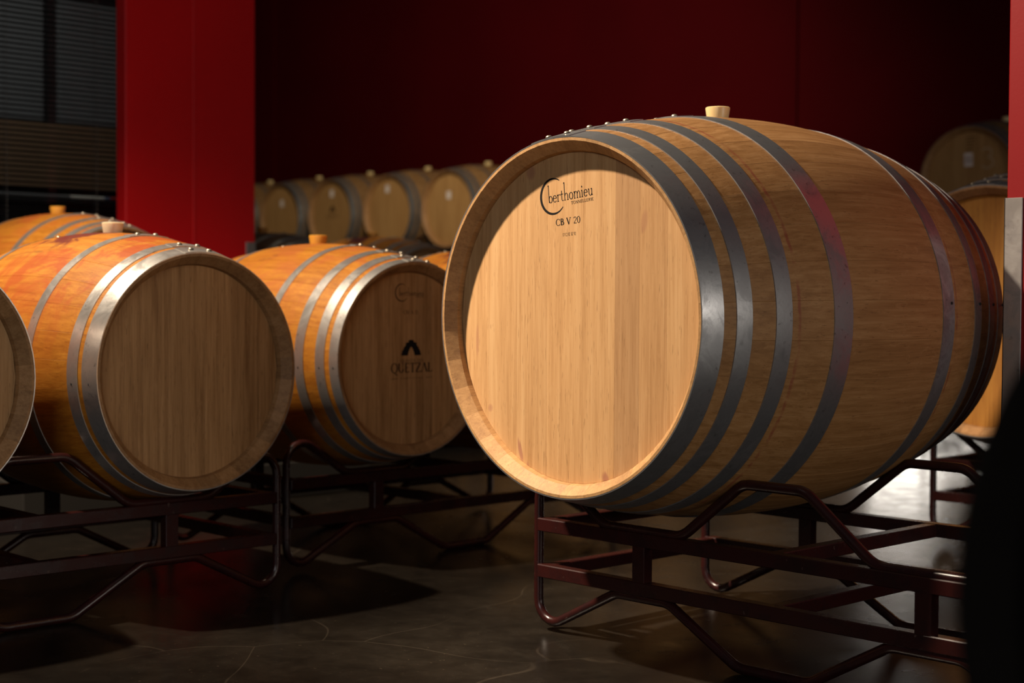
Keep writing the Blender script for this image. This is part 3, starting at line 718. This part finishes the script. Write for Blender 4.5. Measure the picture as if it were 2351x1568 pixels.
barrel('dim barrel with a wine dark top just behind the emblem barrel', BORDEAUX, -6.15 - .435, 4.52 + P_, .762, 90, OAK_ORANGE, OAK_HEAD_L, M['hoop_pale'], M['bung_orange'], 27, rim=RIM_BROWN, stain=((0.3, 0.08, 0.02), .5, (0.07, 0.006, 0.01), 1.0), lapdeg=86)

# rack and barrel behind the main one
rack('maroon tube rack on the bright floor behind the largest barrel', -2.72 + .688 - .0, 4.53 + D_ / 2)
barrel('amber headed barrel at right, half behind the largest barrel and steel corner', PUNCHEON, -2.72 + .688 - P_ / 2, 4.25 + .577, .755, 0, OAK_MAIN, [(0.22, 0.085, 0.010), (0.32, 0.13, 0.017), (0.38, 0.175, 0.028)], M['hoop'], M['bung_cream'], 31, rim=RIM_BROWN)

# near black barrel at the right edge
rack('maroon tube rack below the near black barrel, under the right frame edge', -.233 + P_ / 2, .913 + HY)
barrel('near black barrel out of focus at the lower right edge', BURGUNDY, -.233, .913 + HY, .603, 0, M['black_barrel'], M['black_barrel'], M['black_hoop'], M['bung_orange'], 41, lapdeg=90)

# far double-stacked row along the back wall
FX = [-8.85, -9.57, -10.32, -11.04, -11.79, -12.51]; FY = 7.75 + HY
lab = ['far upper row barrel nearest the largest barrel, with a white label', 'far upper row barrel second left of the largest barrel, label near the top',
       'far upper row barrel with a small dark emblem under its white label', 'far upper row barrel fully seen nearest the red column, white label high on head',
       'far upper row barrel half hidden behind the red column', 'far upper row barrel hidden deepest behind the red column']
DZ = .848
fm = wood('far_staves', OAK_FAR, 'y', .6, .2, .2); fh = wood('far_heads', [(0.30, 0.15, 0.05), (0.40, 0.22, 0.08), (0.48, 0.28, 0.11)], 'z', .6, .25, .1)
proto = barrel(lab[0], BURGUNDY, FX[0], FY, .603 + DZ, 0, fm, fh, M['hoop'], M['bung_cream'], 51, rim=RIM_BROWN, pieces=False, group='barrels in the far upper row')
b = MB(); b.box(-.026, .026, 0, .0008, -.03, .03); LBL = b.mesh('paper_label', M['label'])
def far(x, label, z, g, paper=None):
    c = copy_tree(proto); c.location = (x, FY, z - BURGUNDY['Rb']); c['label'] = label; c['group'] = g
    return c
fars = [proto] + [far(FX[i], lab[i], .603 + DZ, 'barrels in the far upper row') for i in range(1, 6)]
for q, (dx, dz) in zip(fars[:4], ((-.01, .105), (-.03, .185), (-.01, .18), (-.0, .125))):
    link('paper_label', LBL, q, (dx, HEAD_Y - BURGUNDY['L'] / 2 - .0012, BURGUNDY['Rb'] + dz), label='small white paper label')
pen = Pen(); estate_emblem(pen, 0, .028, .075, .05); pen.text('QUETZaL', -.08, -.02, .08, -.02, .024); on_head('estate_emblem', fars[2], BURGUNDY, pen.mb, M['ink_soft'], 'small dark arch emblem', .0006)
for i, a in enumerate(('right', 'middle', 'left')):
    xc = (FX[2 * i] + FX[2 * i + 1]) / 2
    rack('maroon tube rack under the %s pair of the far upper row' % a, xc, FY, DZ)
    rack('maroon tube rack on the floor below the %s pair of the far upper row' % a, xc, FY, 0)
for i in range(6): far(FX[i], 'lower barrel directly beneath the far upper row barrel ' + ('nearest the largest barrel', 'second left of the largest barrel', 'with the dark emblem', 'nearest the red column', 'half behind the column', 'deepest behind the column')[i], .603, 'barrels in the far lower row')
HX = [-8.10, -7.38, -6.63, -5.91]      # the row goes on behind the foreground barrel
NTH = ('first', 'second', 'third', 'fourth')
for q, x in enumerate(HX):
    for z, tier in ((.603 + DZ, 'upper'), (.603, 'lower')):
        far(x, 'far %s barrel hidden by the largest barrel, %s after the barrels with white labels' % (tier, NTH[q]), z, 'far barrels hidden behind the largest barrel')
for q, x in enumerate((-7.74, -6.27)):
    for z, tier in ((DZ, 'upper'), (0, 'lower')):
        rack('far %s tube rack hidden by the largest barrel, %s after the labelled barrels' % (tier, NTH[q]), x, FY, z, group='far racks hidden behind the largest barrel')
XR = -4.47
r1 = far(XR, 'far stacked barrel at upper right beside the red column, label and chalk mark', .603 + DZ, 'barrels in the far upper row')
link('paper_label', LBL, r1, (-.012, HEAD_Y - BURGUNDY['L'] / 2 - .0012, BURGUNDY['Rb'] + .12), label='small white paper label')
pen = Pen()
for k in range(5): pen.strip([(-.03 + .002 * k, .235 - .017 * k), (.03 - .004 * k, .238 - .017 * k)], .005)
on_head('small_lettering', r1, BURGUNDY, pen.mb, M['ink_faint'], 'faint printed lines above the label', .001)
pen = Pen(); pen.arc(.10, .145, .03, .026, 150, -80, .007, .009); pen.arc(.105, .09, .036, .03, 80, -150, .007, .009)
on_head('chalk_mark', r1, BURGUNDY, pen.mb, M['chalk'], 'pale chalk number', .001)
far(XR, 'barrel under the far stacked barrel at upper right', .603, 'barrels in the far lower row')
rack('maroon tube rack under the far stacked barrel at upper right', XR + P_ / 2, FY, DZ)
rack('maroon tube rack on the floor below the far barrel at upper right', XR + P_ / 2, FY, 0)
